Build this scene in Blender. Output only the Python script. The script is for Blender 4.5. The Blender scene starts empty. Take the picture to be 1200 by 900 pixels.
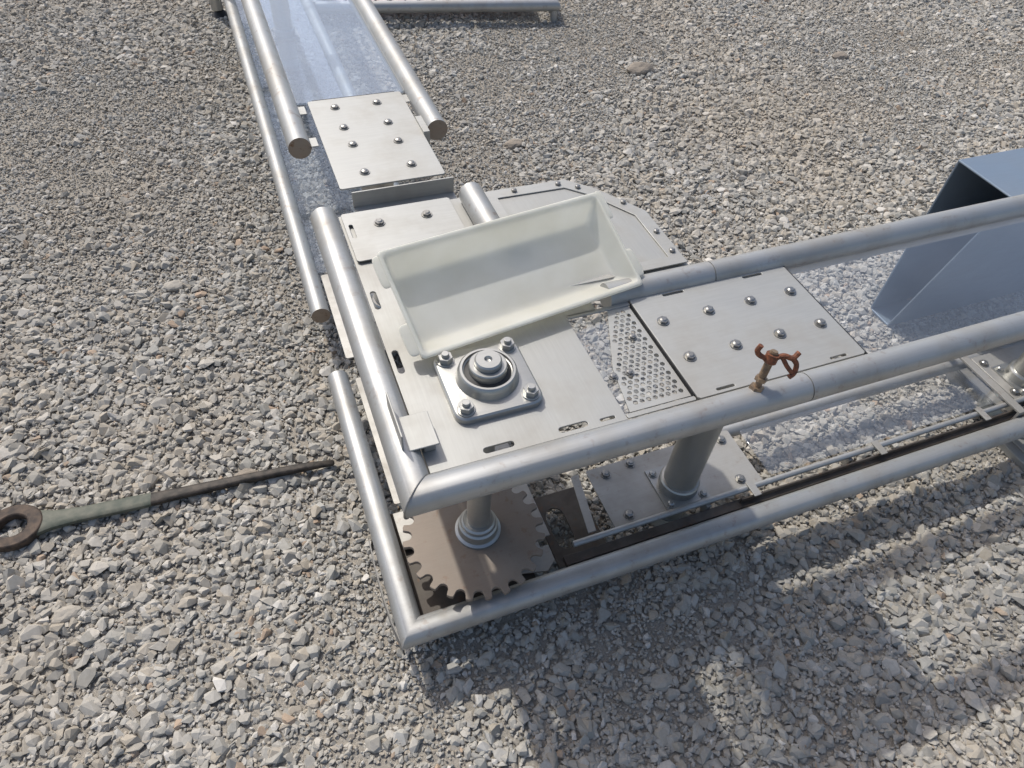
import bpy, bmesh, math, random
import numpy as np
from mathutils import Vector, Matrix, Euler, noise
random.seed(7); rng=np.random.default_rng(11)
sc=bpy.context.scene
col=sc.collection

# ------------------------------------------------------------------ helpers
def mat(name):
    m=bpy.data.materials.new(name); m.use_nodes=True
    nt=m.node_tree; b=nt.nodes["Principled BSDF"]; return m,nt,b
def N(nt,t,**k):
    n=nt.nodes.new(t)
    for a,v in k.items(): setattr(n,a,v)
    return n
def ramp(nt,src,stops):
    r=N(nt,"ShaderNodeValToRGB"); e=r.color_ramp.elements
    while len(e)<len(stops): e.new(.5)
    for i,(p,c) in enumerate(stops):
        e[i].position=p; e[i].color=(*c,1) if len(c)==3 else c
    nt.links.new(src,r.inputs[0]); return r.outputs[0]
def noise_tex(nt,scale,detail=4,stretch=None,rough=.55,off=0,world=False):
    mp=N(nt,"ShaderNodeMapping"); n=N(nt,"ShaderNodeTexNoise")
    if stretch: mp.inputs["Scale"].default_value=stretch
    mp.inputs["Location"].default_value=(off,off*.7,off*.3)
    if world: src=N(nt,"ShaderNodeNewGeometry").outputs["Position"]
    else: src=N(nt,"ShaderNodeTexCoord").outputs["Object"]
    nt.links.new(src,mp.inputs[0]); nt.links.new(mp.outputs[0],n.inputs["Vector"])
    n.inputs["Scale"].default_value=scale; n.inputs["Detail"].default_value=detail; n.inputs["Roughness"].default_value=rough
    return n.outputs["Fac"]
def mixc(nt,f,a,b,mode='MIX'):
    m=N(nt,"ShaderNodeMix",data_type='RGBA',blend_type=mode)
    for s,v in ((0,f),(6,a),(7,b)):
        if isinstance(v,(int,float)): m.inputs[s].default_value=v
        elif isinstance(v,tuple): m.inputs[s].default_value=(*v,1)
        else: nt.links.new(v,m.inputs[s])
    return m.outputs[2]
def bump(nt,b,h,s,d=.001):
    n=N(nt,"ShaderNodeBump"); n.inputs["Strength"].default_value=s; n.inputs["Distance"].default_value=d
    nt.links.new(h,n.inputs["Height"]); nt.links.new(n.outputs[0],b.inputs["Normal"])

def steel(name,base=(.50,.49,.46),metal=.75,r0=.32,r1=.5,stain=.0,streak=(3,90,90),dust=.35,off=0):
    m,nt,b=mat(name)
    big=noise_tex(nt,7,4,off=off,rough=.65); fine=noise_tex(nt,6,1.5,stretch=streak,off=off)
    c=ramp(nt,fine,[(.3,tuple(x*.96 for x in base)),(.7,tuple(min(1,x*1.03) for x in base))])
    dirt=ramp(nt,big,[(.44,(0,0,0)),(.68,(dust,)*3)])
    c=mixc(nt,dirt,c,(.30,.28,.245))
    if stain>0:
        sp=noise_tex(nt,38,3,off=off+3,rough=.7)
        st=ramp(nt,sp,[(.60,(0,0,0)),(.70,(stain,)*3)])
        c=mixc(nt,st,c,(.17,.085,.04))
    nt.links.new(c,b.inputs["Base Color"])
    rr=ramp(nt,big,[(.3,(r0,)*3),(.7,(r1,)*3)]); nt.links.new(rr,b.inputs["Roughness"])
    b.inputs["Metallic"].default_value=metal
    bump(nt,b,fine,.06,.0004)
    return m
M_plate=steel("stainless_plate",base=(.385,.385,.365),metal=.5,r0=.46,r1=.60,streak=(50,2,50),dust=.45)
M_plate2=steel("stainless_plate_light",base=(.41,.41,.39),metal=.5,r0=.46,r1=.60,streak=(3,50,50),dust=.45,off=4)
M_low=steel("stainless_lower_plate",base=(.41,.40,.375),metal=.5,r0=.42,r1=.6,streak=(3,60,60),dust=.6,off=9,stain=.25)
M_tx=steel("stainless_tube_x",base=(.41,.415,.41),metal=.62,r0=.44,r1=.58,streak=(2,60,60),dust=.6,stain=.25)
M_ty=steel("stainless_tube_y",base=(.40,.405,.40),metal=.62,r0=.44,r1=.58,streak=(60,2,60),dust=.6,stain=.4,off=2)
M_bolt=steel("bolt_steel",base=(.32,.315,.30),metal=.85,r0=.32,r1=.46,dust=.5)
M_bear=steel("bearing_steel",base=(.41,.41,.39),metal=.8,r0=.32,r1=.48,dust=.35,off=6)
M_spr=steel("sprocket_steel",base=(.225,.185,.15),metal=.3,r0=.5,r1=.65,dust=.4,off=1,stain=.35)
M_duct=steel("duct_sheet_steel",base=(.25,.31,.38),metal=.45,r0=.30,r1=.42,streak=(2,60,4),dust=.12,off=8)
M_cap=steel("tube_end_rusty",base=(.30,.24,.19),metal=.5,r0=.4,r1=.6,stain=.8,dust=.8)
M_guard=steel("guard_strip_steel",base=(.20,.195,.185),metal=.25,r0=.55,r1=.7,dust=.4)
M_grease_shade=steel("greasy_and_shade_dark_steel",base=(.07,.058,.048),metal=.3,r0=.45,r1=.7,dust=.3,stain=.4)  # dark greasy steel, also used to paint the shade under the sprocket
def simple(name,c1,c2,scale,rough,metal=0,bs=.3,bd=.002,detail=4):
    m,nt,b=mat(name); n=noise_tex(nt,scale,detail)
    nt.links.new(ramp(nt,n,[(.35,c1),(.65,c2)]),b.inputs["Base Color"])
    b.inputs["Roughness"].default_value=rough; b.inputs["Metallic"].default_value=metal
    bump(nt,b,n,bs,bd); return m
M_black=simple("black_rubber",(.015,.015,.015),(.03,.03,.03),30,.6)
M_rust=simple("rust",(.27,.095,.045),(.11,.05,.032),160,.7,.25,.8)
M_copper=simple("rusty_bolt",(.36,.26,.17),(.20,.15,.11),90,.5,.6,.4)
M_wr_head=simple("wrench_rusted",(.04,.03,.025),(.10,.07,.05),60,.7,.3,.6)
M_wr_han=simple("wrench_green_paint",(.06,.072,.055),(.13,.13,.10),35,.65,.1,.6)
M_wr_dark=simple("wrench_dark_steel",(.02,.018,.016),(.06,.05,.042),50,.6,.4,.6)
M_pink=simple("pinkish_packing",(.50,.36,.36),(.62,.55,.54),14,.6,0,.5,.01)
m,nt,b=mat("milky_plastic"); M_plas=m
n=noise_tex(nt,9,4); c=ramp(nt,n,[(.35,(.90,.895,.845)),(.7,(.83,.82,.75))])
nt.links.new(c,b.inputs["Base Color"]); b.inputs["Roughness"].default_value=.5
bump(nt,b,noise_tex(nt,22,3),.25,.002)
tr=N(nt,"ShaderNodeBsdfTranslucent"); nt.links.new(c,tr.inputs[0]); mx=N(nt,"ShaderNodeMixShader"); mx.inputs[0].default_value=.55
out=nt.nodes["Material Output"]; nt.links.new(b.outputs[0],mx.inputs[1]); nt.links.new(tr.outputs[0],mx.inputs[2]); nt.links.new(mx.outputs[0],out.inputs[0])
def poly(name,haze,tint):
    m=bpy.data.materials.new(name); m.use_nodes=True; nt=m.node_tree; nt.nodes.clear()
    o=N(nt,"ShaderNodeOutputMaterial"); t=N(nt,"ShaderNodeBsdfTransparent"); g=N(nt,"ShaderNodeBsdfGlossy"); d=N(nt,"ShaderNodeBsdfDiffuse")
    t.inputs[0].default_value=(*tint,1); g.inputs["Roughness"].default_value=.08; g.inputs[0].default_value=(.95,.97,1,1); d.inputs[0].default_value=(.60,.66,.74,1)
    lw=N(nt,"ShaderNodeLayerWeight"); lw.inputs[0].default_value=.5
    fr=ramp(nt,lw.outputs["Facing"],[(0,(.04,)*3),(.45,(.07,)*3),(.8,(.25,)*3),(1,(.9,)*3)])
    m1=N(nt,"ShaderNodeMixShader"); m2=N(nt,"ShaderNodeMixShader")
    h=ramp(nt,noise_tex(nt,3,2,stretch=(2,1,1)),[(.3,(haze*.8,)*3),(.75,(haze*1.2,)*3)])
    nt.links.new(h,m1.inputs[0]); nt.links.new(t.outputs[0],m1.inputs[1]); nt.links.new(d.outputs[0],m1.inputs[2])
    nt.links.new(fr,m2.inputs[0]); nt.links.new(m1.outputs[0],m2.inputs[1]); nt.links.new(g.outputs[0],m2.inputs[2])
    nt.links.new(m2.outputs[0],o.inputs[0]); return m
M_poly=poly("clear_polycarbonate",.04,(.97,.98,.99)); M_polyf=poly("hazy_polycarbonate",.13,(.90,.94,.98))
M_polyl=poly("lower_polycarbonate",.03,(.95,.97,.99))

def link(o,parent=None):
    col.objects.link(o)
    if parent: o.parent=parent
    return o
def empty(name):
    e=bpy.data.objects.new(name,None); e.empty_display_size=.1; return link(e)
def obj_bm(name,bm,m,parent=None,smooth=True,bev=0):
    bmesh.ops.recalc_face_normals(bm,faces=bm.faces)
    me=bpy.data.meshes.new(name); bm.to_mesh(me); bm.free()
    o=bpy.data.objects.new(name,me)
    for mm in (m if isinstance(m,(list,tuple)) else [m]): me.materials.append(mm)
    if smooth:
        me.polygons.foreach_set("use_smooth",[True]*len(me.polygons))
        try: me.set_sharp_from_angle(angle=math.radians(35))
        except Exception: pass
    if bev:
        bv=o.modifiers.new("b","BEVEL"); bv.width=bev; bv.segments=2; bv.limit_method='ANGLE'; bv.angle_limit=math.radians(40)
    return link(o,parent)
def add_tube(bm,path,r,seg=36,cap=True,mi=0,capmi=None):
    P=[Vector(p) for p in path]; rings=[]
    d0=(P[1]-P[0]).normalized()
    a=Vector((0,0,1)) if abs(d0.z)<.9 else Vector((1,0,0))
    u=d0.cross(a).normalized(); v=d0.cross(u).normalized()
    prev=None
    for i,p in enumerate(P):
        din=(P[i]-P[i-1]).normalized() if i>0 else d0
        if i==0: pts=[p+u*math.cos(t)*r+v*math.sin(t)*r for t in [2*math.pi*k/seg for k in range(seg)]]
        else:
            dout=(P[i+1]-P[i]).normalized() if i<len(P)-1 else din
            n=(din+dout).normalized()
            pts=[]
            for q in prev:
                t=(p-q).dot(n)/din.dot(n); pts.append(q+din*t)
        rings.append([bm.verts.new(q) for q in pts]); prev=pts
    for A,B in zip(rings,rings[1:]):
        for k in range(seg):
            f=bm.faces.new((A[k],A[(k+1)%seg],B[(k+1)%seg],B[k])); f.material_index=mi
    if cap:
        for R_ in (rings[0],rings[-1]):
            f=bm.faces.new(R_); f.material_index=mi if capmi is None else capmi
def add_cone(bm,p,r1,r2,h,seg=32,mi=0,axis=(0,0,1)):
    ax=Vector(axis).normalized(); q=Vector((0,0,1)).rotation_difference(ax)
    g=bmesh.ops.create_cone(bm,cap_ends=True,segments=seg,radius1=r1,radius2=r2,depth=h,matrix=Matrix.Translation(Vector(p)+ax*h/2)@q.to_matrix().to_4x4())
    for vv in g['verts']:
        for f in vv.link_faces: f.material_index=mi
def add_box(bm,x0,x1,y0,y1,z0,z1,mi=0,M=None):
    vs=[bm.verts.new((x,y,z)) for x in (x0,x1) for y in (y0,y1) for z in (z0,z1)]
    if M:
        for v in vs: v.co=M@v.co
    for f in ((0,1,3,2),(4,6,7,5),(0,4,5,1),(2,3,7,6),(0,2,6,4),(1,5,7,3)):
        bm.faces.new([vs[i] for i in f]).material_index=mi
def sheet(name,outer,holes,ztop,th,m,parent,bev=.0008):
    cu=bpy.data.curves.new(name,'CURVE'); cu.dimensions='2D'; cu.fill_mode='BOTH'
    cu.extrude=max(th/2-bev,.0001); cu.bevel_depth=bev; cu.bevel_resolution=1
    for L in [outer]+holes:
        s=cu.splines.new('POLY'); s.points.add(len(L)-1); s.use_cyclic_u=True
        for i,(x,y) in enumerate(L): s.points[i].co=(x,y,0,1)
    o=bpy.data.objects.new(name+"_c",cu); col.objects.link(o)
    dg=bpy.context.evaluated_depsgraph_get(); me=bpy.data.meshes.new_from_object(o.evaluated_get(dg))
    bpy.data.objects.remove(o); 
    for v in me.vertices: v.co.z+=ztop-th/2
    me.materials.clear(); me.materials.append(m); me.name=name
    return link(bpy.data.objects.new(name,me),parent)
def slot(cx,cy,w,h):
    r=min(w,h)/2; pts=[]
    for (sx,sy,a0) in ((1,1,0),(-1,1,90),(-1,-1,180),(1,-1,270)):
        for k in range(4):
            a=math.radians(a0+k*30); pts.append((cx+sx*(w/2-r)+r*math.cos(a),cy+sy*(h/2-r)+r*math.sin(a)))
    return pts[::-1]
def rect(x0,x1,y0,y1,c=.004): 
    return [(x0+c,y0),(x1-c,y0),(x1,y0+c),(x1,y1-c),(x1-c,y1),(x0+c,y1),(x0,y1-c),(x0,y0+c)]
def add_bolt(bm,x,y,z,r=.0085,h=.007,washer=True):
    if washer: add_cone(bm,(x,y,z),r*1.45,r*1.45,.0018,24)
    n0=len(bm.verts)
    a=random.random()*3
    add_cone(bm,(x,y,z+.0015),r*1.12,r*1.12,h*.75,6)
    bm.verts.ensure_lookup_table()
    for v in bm.verts[n0:]:
        d=Matrix.Rotation(a,3,'Z')@(v.co-Vector((x,y,z))); v.co=Vector((x,y,z))+d
    add_cone(bm,(x,y,z+.0015+h*.75),r*.9,r*.55,h*.3,16)

# ================================================================== CONVEYOR
C=empty("stainless_conveyor_frame")
D=.70; R=.0275; LZ=.14; RL=.028
bm=bmesh.new(); add_tube(bm,[(.84-.0012,.57,D),(.122,.57,D),(.122,1.31,D)],R,40,True,0,1)
obj_bm("upper_corner_tube",bm,[M_tx,M_cap],C,True)
bm=bmesh.new(); add_tube(bm,[(.8412,.57,D),(3.6,.57,D)],R,40); add_tube(bm,[(.83,.57,D),(.85,.57,D)],R-.0025,40)
add_tube(bm,[(.60,.898,D),(.8388,.898,D)],R,40); add_tube(bm,[(.8412,.898,D),(3.6,.898,D)],R,40); add_tube(bm,[(.83,.898,D),(.85,.898,D)],R-.0025,40)
obj_bm("upper_arm_tubes",bm,M_tx,C)
bm=bmesh.new()
add_tube(bm,[(.122,1.60,D),(.122,5.2,D)],R,40,True,0,1); add_tube(bm,[(.465,1.60,D),(.465,5.2,D)],R,40,True,0,1)
add_tube(bm,[(.447,1.05,D+.02),(.447,1.285,D+.02)],R,36)
obj_bm("upper_far_tubes",bm,[M_ty,M_cap],C)
bm=bmesh.new()
pts=[]
for k in range(60):
    t=2*math.pi*k/60; rr=R*(1+.008*random.random()); pts.append((.122+ math.cos(t)*rr, .57+math.cos(t)*rr, D+math.sin(t)*rr))
for k in range(60):
    p=Vector(pts[k]); q=Vector(pts[(k+1)%60]); add_tube(bm,[p,q],.0016,8,False)
obj_bm("corner_weld",bm,M_bolt,C)
bm=bmesh.new(); add_tube(bm,[(3.6,.594,LZ),(.093,.594,LZ),(.093,1.36,LZ)],RL,40,True,0,1)
obj_bm("lower_corner_tube",bm,[M_tx,M_cap],C)
bm=bmesh.new(); add_tube(bm,[(.096,1.62,LZ),(.096,5.2,LZ)],RL,36,True,0,1); add_tube(bm,[(.47,1.62,LZ),(.47,5.2,LZ)],RL,36,True,0,1)
obj_bm("lower_far_tubes",bm,[M_ty,M_cap],C)
bm=bmesh.new(); add_tube(bm,[(1.0,.865,LZ-.03),(3.6,.865,LZ-.03)],.019,30)
add_tube(bm,[(.50,.664,LZ+.02),(3.6,.664,LZ+.02)],.0075,14)
obj_bm("guide_rails",bm,M_tx,C)
bm=bmesh.new(); add_box(bm,.47,3.6,.626,.650,LZ-.012,LZ+.004); add_box(bm,.95,3.6,.6385,.6425,LZ+.004,LZ+.020)
obj_bm("chain_guide",bm,M_grease_shade,C,False,.001)
# short vertical guard outside the near lower corner
bm=bmesh.new()
path=[(.060,.84),(.057,.77),(.057,.70),(.061,.63),(.070,.572)]
for (x0,y0),(x1,y1) in zip(path,path[1:]):
    t=.003
    a=[bm.verts.new((x,y,zz)) for (x,y) in ((x0,y0),(x1,y1),(x1-t,y1),(x0-t,y0)) for zz in (LZ-.05,LZ-.004)]
    for f in ((0,2,3,1),(4,6,7,5),(1,3,5,7),(0,2,4,6)): bm.faces.new([a[i] for i in f])
bmesh.ops.remove_doubles(bm,verts=bm.verts,dist=.0001)
obj_bm("side_guard_strip",bm,M_guard,C,False)

# deck
outer=[(.153,.604),(.500,.604),(.500,.868),(.565,.868),(.565,.931),(.816,.931),(.816,1.13),(.742,1.245),(.685,1.298),(.153,1.303)]
holes=[slot(.272,.618,.055,.013),slot(.405,.618,.055,.013),slot(.468,.616,.03,.008),slot(.166,.85,.013,.06),slot(.166,1.19,.013,.055),slot(.166,1.02,.013,.055)]
sheet("main_deck_plate",outer,holes,D,.004,M_plate,C)
sheet("deck_ledge_plate",rect(.158,.40,1.135,1.30),[slot(.170,1.235,.010,.05)],D+.0075,.003,M_plate2,C)
rim=[(.47,.94),(.812,.94),(.812,1.128),(.738,1.242),(.682,1.294),(.47,1.296)]
rin=[(.505,.965),(.782,.965),(.782,1.12),(.715,1.222),(.670,1.264),(.505,1.266)][::-1]
sheet("corner_rim",rim,[rin],D+.0085,.003,M_plate2,C)
sheet("corner_panel",rin[::-1],[],D+.005,.002,M_plate,C)
poly_=[(.588,.862),(.634,.862),(.634,.618),(.512,.618),(.530,.72)]
def inside(x,y,P):
    c=False
    for i in range(len(P)):
        (x1,y1),(x2,y2)=P[i],P[i-1]
        if (y1>y)!=(y2>y) and x<(x2-x1)*(y-y1)/(y2-y1)+x1: c=not c
    return c
def hexh(cx,cy,r): return [(cx+r*math.cos(-k*math.pi/3),cy+r*math.sin(-k*math.pi/3)) for k in range(6)]
def perf(P,pitch,r,mar):
    out=[]; j=0; y=.60
    while y<.88:
        x=.46+(pitch/2 if j%2 else 0)
        while x<.66:
            if all(inside(x+dx,y+dy,P) for dx,dy in ((mar,0),(-mar,0),(0,mar),(0,-mar))): out.append(hexh(x,y,r))
            x+=pitch
        y+=pitch*.87; j+=1
    return out
sheet("perforated_panel",poly_,perf(poly_,.0130,.0054,.0074),D-.002,.002,M_plate2,C,.0003)
sheet("mesh_frame_strip",rect(.503,.637,.606,.614,.001),[],D,.003,M_plate,C)
sheet("mesh_frame_strip_back",rect(.503,.637,.862,.870,.001),[],D,.003,M_plate,C)
sheet("bolted_deck_plate",rect(.640,1.008,.604,.872),[slot(.735,.864,.05,.009),slot(.925,.864,.05,.009),slot(.70,.612,.04,.007),slot(.95,.612,.04,.007)],D+.004,.004,M_plate2,C)
sheet("far_bolted_plate",rect(.178,.424,1.40,1.815),[],D+.004,.004,M_plate2,C)
sheet("arm_clear_panel",rect(1.012,3.6,.60,.872),[],D,.005,M_poly,C)
sheet("far_clear_panel",rect(.150,.437,1.82,5.2),[],D,.005,M_polyf,C)
sheet("mesh_clear_panel",rect(.503,.637,.616,.860),[],D-.006,.003,M_poly,C)
sheet("lower_clear_panel",rect(1.08,1.9,.69,.84),[],LZ,.004,M_poly,C)
sheet("far_lower_clear_panel",rect(.125,.44,1.82,5.2),[],LZ,.004,M_polyl,C)
bm=bmesh.new()
for y in (.599,.874): add_box(bm,1.01,3.6,y-.001,y+.001,D-.03,D+.003)
for x in (.149,.438): add_box(bm,x-.001,x+.001,1.82,5.2,D-.03,D+.003)
for y in (2.9,4.2): add_box(bm,.15,.437,y,y+.02,D-.03,D-.006)
for x in (2.6,): add_box(bm,x,x+.03,.6,.872,D-.03,D-.006)
obj_bm("panel_edge_angles",bm,M_plate2,C,False)
bm=bmesh.new(); add_box(bm,1.0085,1.0115,.601,.871,D-.004,D+.0035); add_box(bm,.19,.41,1.8155,1.8195,D-.004,D+.0035)
add_box(bm,.637,.6395,.614,.862,D-.006,D+.003)
obj_bm("panel_gaskets",bm,M_black,C,False)
bm=bmesh.new()
for x in (.155,.498): add_box(bm,x-.0015,x+.0015,.61,.865,D-.05,D-.005)
add_box(bm,.16,.50,.606,.609,D-.05,D-.005); add_box(bm,.16,.68,1.296,1.299,D-.06,D-.005)
add_box(bm,.20,.44,1.385,1.389,D-.04,D-.0005); add_box(bm,.20,.44,1.34,1.386,D-.043,D-.04)
add_box(bm,.642,1.006,.607,.610,D-.04,D-.001); add_box(bm,.642,1.006,.866,.869,D-.04,D-.001)
for x in (.644,1.004): add_box(bm,x-.0015,x+.0015,.612,.864,D-.04,D-.001)
for (x,y) in ((.155,1.62),(.155,1.78),(.432,1.62),(.432,1.78)): add_box(bm,x-.012,x+.012,y-.02,y+.02,D-.002,D+.001)
add_box(bm,.424,.440,1.58,1.66,D-.03,D+.012)
obj_bm("deck_flanges",bm,M_plate2,C,False,.0006)
bm=bmesh.new()
add_box(bm,.119,.122,.640,.735,D+.022,D+.062); add_box(bm,.122,.178,.636,.706,D+.024,D+.027); add_box(bm,.155,.174,.645,.695,D+.0,D+.024)
obj_bm("corner_bracket",bm,M_plate,C,False,.001)
bx,by=.300,.755
bm=bmesh.new()
def rsq(h,r,n=8):
    pts=[]
    for sx,sy,a0 in ((1,1,0),(-1,1,90),(-1,-1,180),(1,-1,270)):
        for k in range(n+1):
            a=math.radians(a0+k*90/n); pts.append((bx+sx*(h-r)+r*math.cos(a),by+sy*(h-r)+r*math.sin(a)))
    return pts
def loft(bm,loops):
    prev=None
    for (pts,z) in loops:
        vs=[bm.verts.new((x,y,z)) for x,y in pts]
        if prev:
            for k in range(len(vs)): bm.faces.new((prev[k],prev[(k+1)%len(vs)],vs[(k+1)%len(vs)],vs[k]))
        else: bm.faces.new(vs)
        prev=vs
    bm.faces.new(prev)
loft(bm,[(rsq(.079,.022),D),(rsq(.079,.022),D+.011),(rsq(.076,.020),D+.014),(rsq(.056,.05),D+.016)])
obj_bm("bearing_flange",bm,M_bear,C,True)
bm=bmesh.new()
def lathe(bm,prof,cx,cy,seg=56,mi=0):
    prev=None
    for r,z in prof:
        if r<1e-6: vs=[bm.verts.new((cx,cy,z))]
        else: vs=[bm.verts.new((cx+r*math.cos(2*math.pi*k/seg),cy+r*math.sin(2*math.pi*k/seg),z)) for k in range(seg)]
        if prev is not None:
            for k in range(seg):
                k2=(k+1)%seg
                if len(vs)==1: bm.faces.new((prev[k],prev[k2],vs[0])).material_index=mi
                elif len(prev)==1: bm.faces.new((prev[0],vs[k2],vs[k])).material_index=mi
                else: bm.faces.new((prev[k],prev[k2],vs[k2],vs[k])).material_index=mi
        prev=vs
z=D+.014
lathe(bm,[(.056,z),(.053,z+.012),(.051,z+.020),(.048,z+.023),(.044,z+.023),(.043,z+.018),(.041,z+.017)],bx,by)
lathe(bm,[(.0405,z+.0165),(.033,z+.019)],bx,by,mi=1)
lathe(bm,[(.033,z+.019),(.033,z+.033),(.0315,z+.035),(.024,z+.035),(.0235,z+.032)],bx,by)
lathe(bm,[(.0235,z+.025),(.0235,z+.044),(.021,z+.047),(.007,z+.047),(.004,z+.042),(0,z+.041)],bx,by)
obj_bm("bearing_housing",bm,[M_bear,M_black],C,True)
bm=bmesh.new()
for dx in (-.058,.058):
    for dy in (-.058,.058):
        x,y=bx+dx,by+dy
        add_cone(bm,(x,y,D+.014),.016,.016,.003,28); add_cone(bm,(x,y,D+.017),.0135,.0135,.011,6); add_cone(bm,(x,y,D+.028),.0075,.0065,.007,18)
obj_bm("bearing_bolts",bm,M_bear,C,True,.0006)
bm=bmesh.new()
for p in ((.230,1.247),(.335,1.249)): add_bolt(bm,*p,D+.0075)
for p in ((.551,1.281),(.660,1.279),(.776,1.17),(.797,1.05),(.70,1.255),(.797,.98)): add_bolt(bm,*p,D+.0085,.006,.005,False)
for x in (.676,.776,.877,.974):
    for y in (.697,.796): add_bolt(bm,x+random.uniform(-.002,.002),y,D+.004)
for p in ((.24,1.767),(.35,1.767),(.241,1.662),(.353,1.660),(.245,1.578),(.355,1.567),(.245,1.452),(.358,1.457)): add_bolt(bm,*p,D+.004,.0085,.006)
for p in ((.52,.70),(.553,.70),(.60,.78)): add_bolt(bm,*p,D-.001,.006,.005)
obj_bm("deck_bolts",bm,M_bolt,C,True)
for i,(x,y,ztop) in enumerate(((.825,.737,D),(2.02,.737,D),(.30,1.60,D),(.30,3.6,D))):
    bm=bmesh.new()
    lathe(bm,[(.0,LZ-.1),(.041,LZ-.1),(.041,LZ+.006),(.050,LZ+.008),(.050,LZ+.034),(.047,LZ+.038),(.042,LZ+.039),(.042,ztop-.006),(0,ztop-.006)],x,y,40)
    add_box(bm,x-.062,x+.062,y-.062,y+.062,LZ+.0045,LZ+.0095)
    add_box(bm,x-.062,x+.062,y-.062,y+.062,D-.011,D-.006)
    add_cone(bm,(x,y,.0),.06,.045,.04,32)
    for dx in (-.047,.047):
        for dy in (-.047,.047): add_bolt(bm,x+dx,y+dy,LZ+.0095,.0085,.008)
    obj_bm("support_post_%d"%(i+1),bm,M_bear,C,True)
sheet("lower_bolted_plate",rect(.620,1.045,.674,.850),[],LZ+.0045,.004,M_low,C)
sheet("lower_sprocket_plate",[(.30,.668),(.43,.640),(.455,.66),(.455,.70),(.435,.70),(.435,.725),(.47,.725),(.47,.90),(.13,.90),(.13,.80),(.30,.80)],[],LZ-.020,.004,M_low,C)
sheet("sprocket_shade_sheet",rect(.118,.40,.618,.91),[],LZ-.035,.003,M_grease_shade,C)  # added sheet, its dark colour stands in for shade below the teeth
sheet("lower_rear_plate",rect(.14,.47,.925,1.36),[slot(.2,1.2,.03,.09),slot(.3,1.0,.09,.03)],LZ-.02,.004,M_low,C)
sheet("far_lower_plate",rect(.13,.44,1.42,1.80),[],LZ+.0045,.004,M_low,C)
sheet("lower_edge_strip",[(.555,.69),(.575,.69),(.60,.85),(.58,.85)],[],LZ-.002,.003,M_low,C)
sheet("lower_right_plate",rect(1.93,2.30,.674,.85),[],LZ+.0045,.004,M_low,C)
sheet("lower_gap_sheet",rect(.475,.612,.66,.86),[slot(.52,.76,.05,.12)],LZ-.075,.004,M_grease_shade,C)  # dark slotted sheet below the gap between the lower plates
bm=bmesh.new()
for p in ((.665,.825),(.668,.70),(.99,.70),(1.01,.825),(.74,.835),(.93,.835)): add_bolt(bm,*p,LZ+.0045,.010,.009)
for p in ((1.95,.70),(2.2,.70),(1.95,.82),(2.2,.82)): add_bolt(bm,*p,LZ+.0045,.010,.009)
obj_bm("lower_bolts",bm,M_bolt,C,True)
bm=bmesh.new()
for x in (.98,1.38,1.75): add_box(bm,x,x+.020,.632,.676,LZ+.0285,LZ+.032)
for x in (.86,1.30,1.9): add_box(bm,x,x+.012,.652,.68,LZ-.02,LZ+.012)
add_box(bm,1.90,1.93,.55,.92,LZ-.034,LZ-.030); add_box(bm,2.25,2.28,.55,.92,LZ-.034,LZ-.030)
add_box(bm,1.86,1.885,.62,.92,LZ+.030,LZ+.036); add_box(bm,1.86,1.885,.62,.626,LZ-.02,LZ+.030)
obj_bm("rail_clips",bm,M_low,C,False,.0006)
bm=bmesh.new()
for (x,y) in ((2.00,.594),(.04,4.25),(.52,4.25),(2.0,.875)):
    add_cone(bm,(x,y,.03),.014,.014,LZ-.04,24); add_cone(bm,(x,y,.004),.05,.02,.03,32,1)
add_cone(bm,(.03,4.25,.04),.03,.03,.5,24)
add_cone(bm,(.093,1.20,.0),.012,.012,LZ-.02,20); add_cone(bm,(.093,.75,.0),.012,.012,LZ-.02,20)
obj_bm("levelling_feet",bm,[M_bear,M_black],C,True)
# sprocket
T=24; ro=.160; loop=[]; sx_=bx-.016; sy_=by-.008
p=2*math.pi/T; gr=.0125; gc=ro-.008; SZ=LZ+.062
for i in range(T):
    a0=2*math.pi*i/T; cx=sx_+gc*math.cos(a0); cy=sy_+gc*math.sin(a0)
    ha=(gr+.0022)/ro
    loop.append((sx_+ro*math.cos(a0-ha),sy_+ro*math.sin(a0-ha)))
    for k in range(9):
        b_=a0-math.pi/2-k*math.pi/8
        loop.append((cx+gr*math.cos(b_),cy+gr*math.sin(b_)))
    loop.append((sx_+ro*math.cos(a0+ha),sy_+ro*math.sin(a0+ha)))
    loop.append((sx_+(ro+.0012)*math.cos(a0+p/2),sy_+(ro+.0012)*math.sin(a0+p/2)))
sheet("sprocket_wheel",loop,[],SZ,.010,M_spr,C,.001)
bm=bmesh.new()
z=SZ
lathe(bm,[(.052,z-.012),(.052,z+.006),(.046,z+.010),(.044,z+.030),(.040,z+.034),(.038,z+.034),(.038,z+.042),(.034,z+.046),(.026,z+.046),(.026,D-.005),(0,D-.005)],bx-.006,by-.004,44)
lathe(bm,[(0,.01),(.03,.01),(.03,z-.012)],bx-.006,by-.004,30)
obj_bm("drive_shaft",bm,M_bear,C,True)
# support pad
bm=bmesh.new(); add_box(bm,1.90,2.40,.40,.66,.006,.030); add_box(bm,1.93,2.37,.43,.63,.030,.036)
obj_bm("steel_base_pad",bm,M_plate2,None,False,.003)

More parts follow.
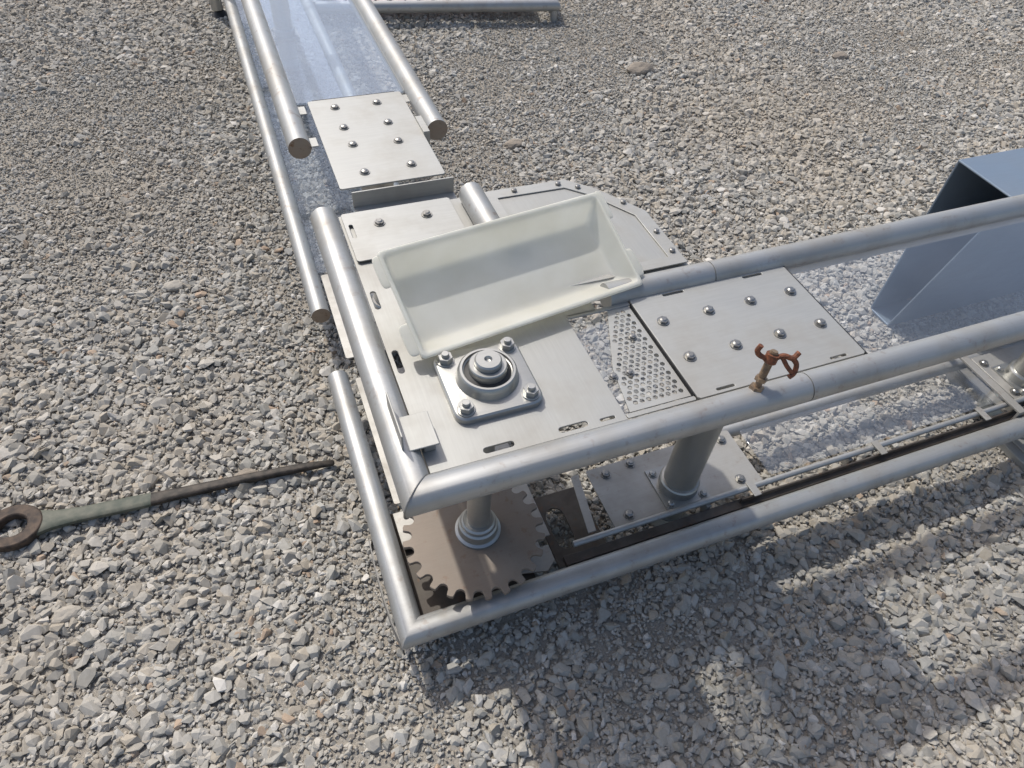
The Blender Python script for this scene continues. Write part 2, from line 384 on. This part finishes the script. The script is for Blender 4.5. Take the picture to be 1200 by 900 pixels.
# ================================================================== EYEBOLT CLAMP
E=empty("rusty_eyebolt_clamp")
bm=bmesh.new()
A=Vector((.734,.578,D+.022)); B=Vector((.752,.592,D+.100))
add_tube(bm,[A,B],.0062,16); 
ax=(B-A).normalized()
for k in range(16): 
    q=A+ax*(.03+k*.0032); add_tube(bm,[q,q+ax*.0016],.0072,16)
add_tube(bm,[A,A+ax*.008],.013,6); add_tube(bm,[A+ax*.02,A+ax*.027],.011,6)
obj_bm("threaded_shank",bm,M_copper,E,True)
bm=bmesh.new()
def stroke(pts,r):
    P=[Vector(q) for q in pts]; P=[P[0]*2-P[1]]+P+[P[-1]*2-P[-2]]; Q=[]
    for i in range(1,len(P)-2):
        for k in range(5):
            t=k/5; a,b_,c_,d_=P[i-1],P[i],P[i+1],P[i+2]
            Q.append(.5*((2*b_)+(c_-a)*t+(2*a-5*b_+4*c_-d_)*t*t+(3*b_-a-3*c_+d_)*t**3))
    Q.append(P[-2]); add_tube(bm,Q,r,10)
b0=B-ax*.018
add_tube(bm,[b0-ax*.004,b0+ax*.012],.0115,12)
stroke([b0,b0+Vector((-.018,.008,.008)),b0+Vector((-.025,.012,.018)),b0+Vector((-.022,.012,.030))],.0048)
stroke([b0,b0+Vector((.018,-.006,.010)),b0+Vector((.032,-.014,.008)),b0+Vector((.044,-.012,.016))],.0048)
stroke([b0+Vector((.032,-.014,.008)),b0+Vector((.041,-.020,-.004)),b0+Vector((.038,-.026,-.018)),b0+Vector((.028,-.028,-.024))],.0046)
stroke([b0+Vector((.016,-.008,.008)),b0+Vector((.024,-.018,-.006)),b0+Vector((.032,-.026,-.016))],.004)
obj_bm("wing_nut_clamp",bm,M_rust,E,True)

# ================================================================== PLASTIC TROUGH
def rr_(hx,hy,r,n=5):
    pts=[]
    for sx,sy,a0 in ((1,1,0),(-1,1,90),(-1,-1,180),(1,-1,270)):
        for k in range(n+1):
            a=math.radians(a0+k*90/n); pts.append((sx*(hx-r)+r*math.cos(a),sy*(hy-r)+r*math.sin(a)))
    return pts
bm=bmesh.new()
loops=[(rr_(.14,.035,.02),0),(rr_(.209,.060,.012),.000),(rr_(.215,.068,.012),.004),(rr_(.219,.074,.012),.012),(rr_(.229,.098,.011),.048),(rr_(.230,.100,.011),.052),(rr_(.236,.107,.010),.053),(rr_(.239,.110,.010),.049)]
prev=None
for pts,zz in loops:
    vs=[bm.verts.new((x,y,zz+ (.004*math.sin(x*14)*(zz/.05)))) for x,y in pts]
    if prev:
        for k in range(len(vs)): bm.faces.new((prev[k],prev[(k+1)%len(vs)],vs[(k+1)%len(vs)],vs[k]))
    else: bm.faces.new(vs)
    prev=vs
for s in (-1,1):
    for y0,y1,ex in ((-.095,-.030,.026),(.040,.108,.022)):
        g=[[bm.verts.new((s*(.230+ex*t),y0+(y1-y0)*u+( .004*s),.052-.006*t)) for u in (0,.5,1)] for t in (0,.5,1)]
        for i in range(2):
            for j in range(2): bm.faces.new((g[i][j],g[i+1][j],g[i+1][j+1],g[i][j+1]))
o=obj_bm("plastic_trough",bm,M_plas,None,True)
o.data.polygons.foreach_set("use_smooth",[True]*len(o.data.polygons))
s=o.modifiers.new("s","SOLIDIFY"); s.thickness=.0035; s.offset=-1
s=o.modifiers.new("ss","SUBSURF"); s.levels=2; s.render_levels=2
cz=Vector((.424,.946,D+.075))
rot=Matrix.Rotation(math.radians(8),3,'Z')@Matrix.Rotation(math.radians(25),3,'X')
n_=rot@Vector((0,0,1))
o.matrix_world=Matrix.Translation(cz-n_*.051)@rot.to_4x4()

# ================================================================== WRENCH
Wp=empty("open_end_wrench")
h0=Vector((-.745,1.215)); h1=Vector((.028,1.160))
d=(h1-h0).normalized(); nn=Vector((-d.y,d.x))
def W2(u,v,z): 
    p=h0+d*u+nn*v; return (p.x,p.y,z)
zb=.026
bm=bmesh.new(); outr=.066; inn=.034
ol=[];il=[]
a_open=math.radians(205)
K=36
for k in range(K+1):
    a=a_open+math.radians(26)+k*(2*math.pi-math.radians(52))/K
    ol.append((outr*math.cos(a)*1.05,outr*math.sin(a)*.92)); il.append((inn*math.cos(a),inn*math.sin(a)*.9))
top=[];
for zz in (zb-.012,zb+.012):
    top.append(([bm.verts.new(W2(x,y,zz)) for x,y in ol],[bm.verts.new(W2(x,y,zz)) for x,y in il]))
(o0,i0),(o1,i1)=top
for k in range(K):
    bm.faces.new((o0[k],o0[k+1],i0[k+1],i0[k])); bm.faces.new((o1[k],o1[k+1],i1[k+1],i1[k]))
    bm.faces.new((o0[k],o0[k+1],o1[k+1],o1[k])); bm.faces.new((i0[k],i0[k+1],i1[k+1],i1[k]))
for k in (0,K): bm.faces.new((o0[k],i0[k],i1[k],o1[k]))
obj_bm("jaw_head",bm,M_wr_head,Wp,True,.004)
def bar(name,stations,m):
    bm=bmesh.new(); prev=None
    for (u,w,t,v0,zc) in stations:
        vs=[]
        for k in range(14):
            a=2*math.pi*k/14; cx=math.copysign(abs(math.cos(a))**.6,math.cos(a)); sx=math.copysign(abs(math.sin(a))**.6,math.sin(a))
            vs.append(bm.verts.new(W2(u,v0+w*cx,zc+t*sx)))
        if prev:
            for k in range(14): bm.faces.new((prev[k],prev[(k+1)%14],vs[(k+1)%14],vs[k]))
        else: bm.faces.new(vs)
        prev=vs
    bm.faces.new(prev); obj_bm(name,bm,m,Wp,True)
bar("handle",[(.050,.038,.011,0,zb),(.085,.027,.0095,0,zb),(.15,.0205,.009,.0,zb),(.25,.0205,.009,.001,zb),(.315,.0195,.0085,.002,zb)],M_wr_han)
bar("tapered_tail",[(.313,.0185,.0082,.002,zb),(.40,.0155,.009,.004,zb),(.55,.013,.010,.006,zb+.002),(.70,.011,.009,.004,zb+.004),(.772,.008,.006,.0,zb+.004),(.776,.004,.003,0,zb+.004)],M_wr_dark)

# ================================================================== DUCT
bm=bmesh.new()
x0,x1=1.93,3.0
prof=[(1.235,.012),(1.235,.60),(1.03,.60),(1.140,.012)]
def shell(x): return [bm.verts.new((x,y,z)) for y,z in prof]
a=shell(x0); b_=shell(x1)
for k in range(4): bm.faces.new((a[k],a[(k+1)%4],b_[(k+1)%4],b_[k]))
o=obj_bm("sheet_metal_duct",bm,M_duct,None,False)
s=o.modifiers.new("s","SOLIDIFY"); s.thickness=.009; s.offset=-1
bv=o.modifiers.new("b","BEVEL"); bv.width=.003; bv.segments=2

# ================================================================== FRAME AT THE BACK
F=empty("tubular_rack_frame")
bm=bmesh.new()
p0=Vector((.52,4.03,.09)); p1=Vector((1.80,3.80,.09)); bk=Vector((.22,1.0,0))
add_tube(bm,[p0,p1,p1+bk,p0+bk,p0],.03,24,False); add_tube(bm,[p0+bk*.5,p1+bk*.5],.02,20)
for q in (p0,p1,p1+bk,p0+bk): add_cone(bm,(q.x,q.y,0),.02,.02,.08,16)
obj_bm("rack_tubes",bm,M_tx,F,True)
bm=bmesh.new()
for k in range(14):
    t0=.06+k*.062
    vs=[]
    for (s_,tt,zz) in ((0,.05,.06),(1,.05,.10),(1,.95,.10),(0,.95,.06)):
        w=p0.lerp(p1,t0+.05*s_)+bk*tt; vs.append(bm.verts.new((w.x,w.y,zz)))
    bm.faces.new(vs)
o=obj_bm("packed_slats",bm,M_pink,F,False); s=o.modifiers.new("s","SOLIDIFY"); s.thickness=.01

# ================================================================== GROUND + GRAVEL
m,nt,b=mat("packed_grit"); 
n1=noise_tex(nt,1.3,4); n2=noise_tex(nt,160,3,rough=.75)
c1=ramp(nt,n1,[(.35,(.33,.305,.26)),(.65,(.365,.32,.26))]); c2=mixc(nt,.5,c1,ramp(nt,n2,[(.3,(.20,.185,.165)),(.7,(.48,.45,.40))]))
nt.links.new(c2,b.inputs["Base Color"]); b.inputs["Roughness"].default_value=.95; b.inputs["Specular IOR Level"].default_value=.1
bump(nt,b,n2,.8,.005)
bm=bmesh.new(); bmesh.ops.create_grid(bm,x_segments=40,y_segments=40,size=150)
obj_bm("ground",bm,m,None,False)

m,nt,b=mat("crushed_stone"); M_stone=m
at=N(nt,"ShaderNodeAttribute"); at.attribute_name="stonecol"
n2=noise_tex(nt,130,2,rough=.7,world=True)
c=mixc(nt,.5,at.outputs["Color"],ramp(nt,n2,[(.3,(.66,.65,.63)),(.7,(1.0,1.0,1.0))]),'MULTIPLY')
n5=noise_tex(nt,1.1,4,world=True,off=5,rough=.65)
c=mixc(nt,ramp(nt,n5,[(.46,(0,0,0)),(.66,(.45,)*3)]),c,(.39,.34,.27))
nt.links.new(c,b.inputs["Base Color"]); b.inputs["Roughness"].default_value=.95; b.inputs["Specular IOR Level"].default_value=.12
shapes=[]
for i in range(36):
    bm=bmesh.new(); n=random.randint(12,18)
    for k in range(n):
        v=Vector((random.gauss(0,1),random.gauss(0,1),random.gauss(0,1))).normalized()*random.uniform(.86,1.03); bm.verts.new(v)
    bmesh.ops.convex_hull(bm,input=bm.verts)
    bmesh.ops.delete(bm,geom=[v for v in bm.verts if not v.link_faces],context='VERTS')
    bmesh.ops.triangulate(bm,faces=bm.faces)
    bm.verts.index_update()
    V=np.array([v.co[:] for v in bm.verts]); Fc=np.array([[v.index for v in f.verts] for f in bm.faces]); shapes.append((V,Fc)); bm.free()
pal=np.array([(.435,.415,.375),(.40,.385,.35),(.48,.455,.41),(.355,.345,.315),(.425,.385,.325),(.60,.575,.53),(.385,.35,.295),(.29,.285,.265),(.45,.44,.41),(.42,.325,.245)])
palw=np.array([.2,.18,.14,.12,.11,.055,.07,.055,.06,.015]); palw/=palw.sum()
protos=bpy.data.collections.new("gravel_clumps")
TS=.30
def clump(i,nbig,nsmall,smean):
    Vs=[];Fs=[];Cs=[];off=0
    for k in range(nbig+nsmall):
        big=k<nbig
        V,Fc=shapes[rng.integers(len(shapes))]
        px,py=rng.uniform(-TS/2-.006,TS/2+.006,2)
        s=float(np.clip(rng.lognormal(math.log(smean),.42),.0038,.021)) if big else rng.uniform(.0028,.0052)
        sc3=np.array([1.25,1.0,.70])*rng.uniform(.8,1.2,3)*s
        q=Euler((rng.random()*6.28 if rng.random()<.22 else rng.normal(0,.32),rng.normal(0,.32),rng.random()*6.28)).to_matrix()
        X=(V*sc3)@np.array(q).T
        X+=np.array([px,py,s*.21+ (rng.random()*.005 if big else rng.random()*.007)])
        Vs.append(X);Fs.append(Fc+off);off+=len(V)
        c=pal[rng.choice(len(pal),p=palw)]*rng.uniform(.89,1.11); Cs.append(np.repeat(np.append(c,1)[None],len(V),0))
    V=np.concatenate(Vs);Fc=np.concatenate(Fs);Cc=np.concatenate(Cs)
    me=bpy.data.meshes.new("clump_%02d"%i); me.from_pydata(V.tolist(),[],Fc.tolist())
    ca_=me.color_attributes.new("stonecol",'FLOAT_COLOR','POINT'); ca_.data.foreach_set("color",Cc.astype(np.float32).ravel())
    me.materials.append(M_stone); o=bpy.data.objects.new("clump_%02d"%i,me); protos.objects.link(o)
for i in range(22):
    if i<7: clump(i,760,550,.0073)
    elif i<13: clump(i,640,500,.0086)
    elif i<18: clump(i,620,900,.0061)
    else: clump(i,260,950,.0056)
pts=[];rots=[];idx=[];scl=[]
patch=((-.55,2.3,.75,.28),(-.65,.95,.30,.15),(1.0,2.25,.35,.22),(1.9,2.6,.5,.2),(-.9,3.4,.8,.2),(.35,0,.9,-.25))
for gx in np.arange(-2.4,7.6,TS):
    for gy in np.arange(-1.4,8.0,TS):
        if gx>1.5+ gy*1.1+2.5 : continue
        x=gx+rng.uniform(-.01,.01); y=gy+rng.uniform(-.01,.01)
        nv=noise.noise(Vector((x*.8,y*.8,3.1)))+.45*noise.noise(Vector((x*2.5,y*2.5,8)))
        for (qx,qy,qr,qa) in patch: nv+=qa*math.exp(-((x-qx)**2+(y-qy)**2)/qr**2)
        if nv>.40: i=18+rng.integers(4)
        elif nv>.18: i=13+rng.integers(5)
        elif nv>-.08: i=rng.integers(7)
        else: i=7+rng.integers(6)
        pts.append((x,y,rng.uniform(-.001,.001))); rots.append((0,0,rng.integers(4)*math.pi/2+rng.uniform(-.05,.05))); idx.append(int(i)); scl.append(1.03)
me=bpy.data.meshes.new("gravel"); me.from_pydata(pts,[],[])
a=me.attributes.new("rot",'FLOAT_VECTOR','POINT'); a.data.foreach_set("vector",np.array(rots,np.float32).ravel())
a=me.attributes.new("idx",'INT','POINT'); a.data.foreach_set("value",np.array(idx,np.int32))
a=me.attributes.new("scl",'FLOAT','POINT'); a.data.foreach_set("value",np.array(scl,np.float32))
G=link(bpy.data.objects.new("gravel",me))
ng=bpy.data.node_groups.new("scatter","GeometryNodeTree")
ng.interface.new_socket("Geometry",in_out='INPUT',socket_type='NodeSocketGeometry'); ng.interface.new_socket("Geometry",in_out='OUTPUT',socket_type='NodeSocketGeometry')
gi=ng.nodes.new("NodeGroupInput"); go=ng.nodes.new("NodeGroupOutput"); ip=ng.nodes.new("GeometryNodeInstanceOnPoints"); ci=ng.nodes.new("GeometryNodeCollectionInfo")
ci.inputs["Collection"].default_value=protos; ci.inputs["Separate Children"].default_value=True; ci.inputs["Reset Children"].default_value=True
def na(nm,dt):
    n=ng.nodes.new("GeometryNodeInputNamedAttribute"); n.data_type=dt; n.inputs["Name"].default_value=nm; return n
r_=na("rot",'FLOAT_VECTOR'); i_=na("idx",'INT'); s_=na("scl",'FLOAT'); er=ng.nodes.new("FunctionNodeEulerToRotation")
L=ng.links
L.new(gi.outputs[0],ip.inputs["Points"]); L.new(ci.outputs[0],ip.inputs["Instance"]); ip.inputs["Pick Instance"].default_value=True
L.new(i_.outputs[0],ip.inputs["Instance Index"]); L.new(r_.outputs[0],er.inputs[0]); L.new(er.outputs[0],ip.inputs["Rotation"]); L.new(s_.outputs[0],ip.inputs["Scale"])
L.new(ip.outputs[0],go.inputs[0])
md=G.modifiers.new("scatter","NODES"); md.node_group=ng
for (x,y,s) in ((2.0,3.11,.05),(-.33,2.05,.024),(-.2,1.20,.026),(-.63,.95,.022),(1.1,2.6,.03),(.6,.35,.02),(3.2,3.0,.035)):
    bm=bmesh.new(); bmesh.ops.create_icosphere(bm,subdivisions=3,radius=1)
    for v in bm.verts:
        f=1+.28*noise.noise(v.co*1.3+Vector((x,y,0)))+.1*noise.noise(v.co*4)
        v.co=Vector((v.co.x*s*1.4*f+x,v.co.y*s*f+y,v.co.z*s*.65*f+s*.3))
    me=bpy.data.meshes.new("rock"); bm.to_mesh(me); bm.free(); ca_=me.color_attributes.new("stonecol",'FLOAT_COLOR','POINT')
    c=(.31,.27,.225,1) if s>.025 else (.43,.40,.35,1); ca_.data.foreach_set("color",list(c)*len(me.vertices)); me.materials.append(M_stone)
    link(bpy.data.objects.new("rock",me))

# ================================================================== LIGHT + CAMERA
sv=Vector((-.18,.50,.70)).normalized()
w=bpy.data.worlds.new("World"); sc.world=w; w.use_nodes=True; nt=w.node_tree
bg=nt.nodes["Background"]; sky=nt.nodes.new("ShaderNodeTexSky"); sky.sky_type='NISHITA'; sky.sun_disc=False
sky.sun_elevation=math.asin(sv.z); sky.sun_rotation=math.atan2(sv.x,sv.y); sky.dust_density=3.5; sky.air_density=1.0
nt.links.new(sky.outputs[0],bg.inputs[0]); bg.inputs[1].default_value=.15
l=bpy.data.lights.new("sun",'SUN'); l.energy=2.8; l.angle=math.radians(1.0); l.color=(1,.965,.90)
lo=bpy.data.objects.new("sun",l); lo.rotation_euler=(-sv).to_track_quat('-Z','Y').to_euler(); link(lo)
cd=bpy.data.cameras.new("camera"); cd.sensor_width=36; cd.lens=821.4/1200*36; cd.clip_start=.05; cd.clip_end=500
co=bpy.data.objects.new("camera",cd)
ri=Vector((0.93291318,-0.35502332,0.06026152)); up=Vector((0.22973055,0.71563709,0.65961157)); fw=Vector((0.27730287,0.60151642,-0.74918697))
Mx=Matrix((ri,up,-fw)).transposed().to_4x4(); Mx.translation=Vector((0,0,1.62)); co.matrix_world=Mx; link(co); sc.camera=co
sc.view_settings.view_transform='Standard'; sc.view_settings.look='None'; sc.view_settings.exposure=0
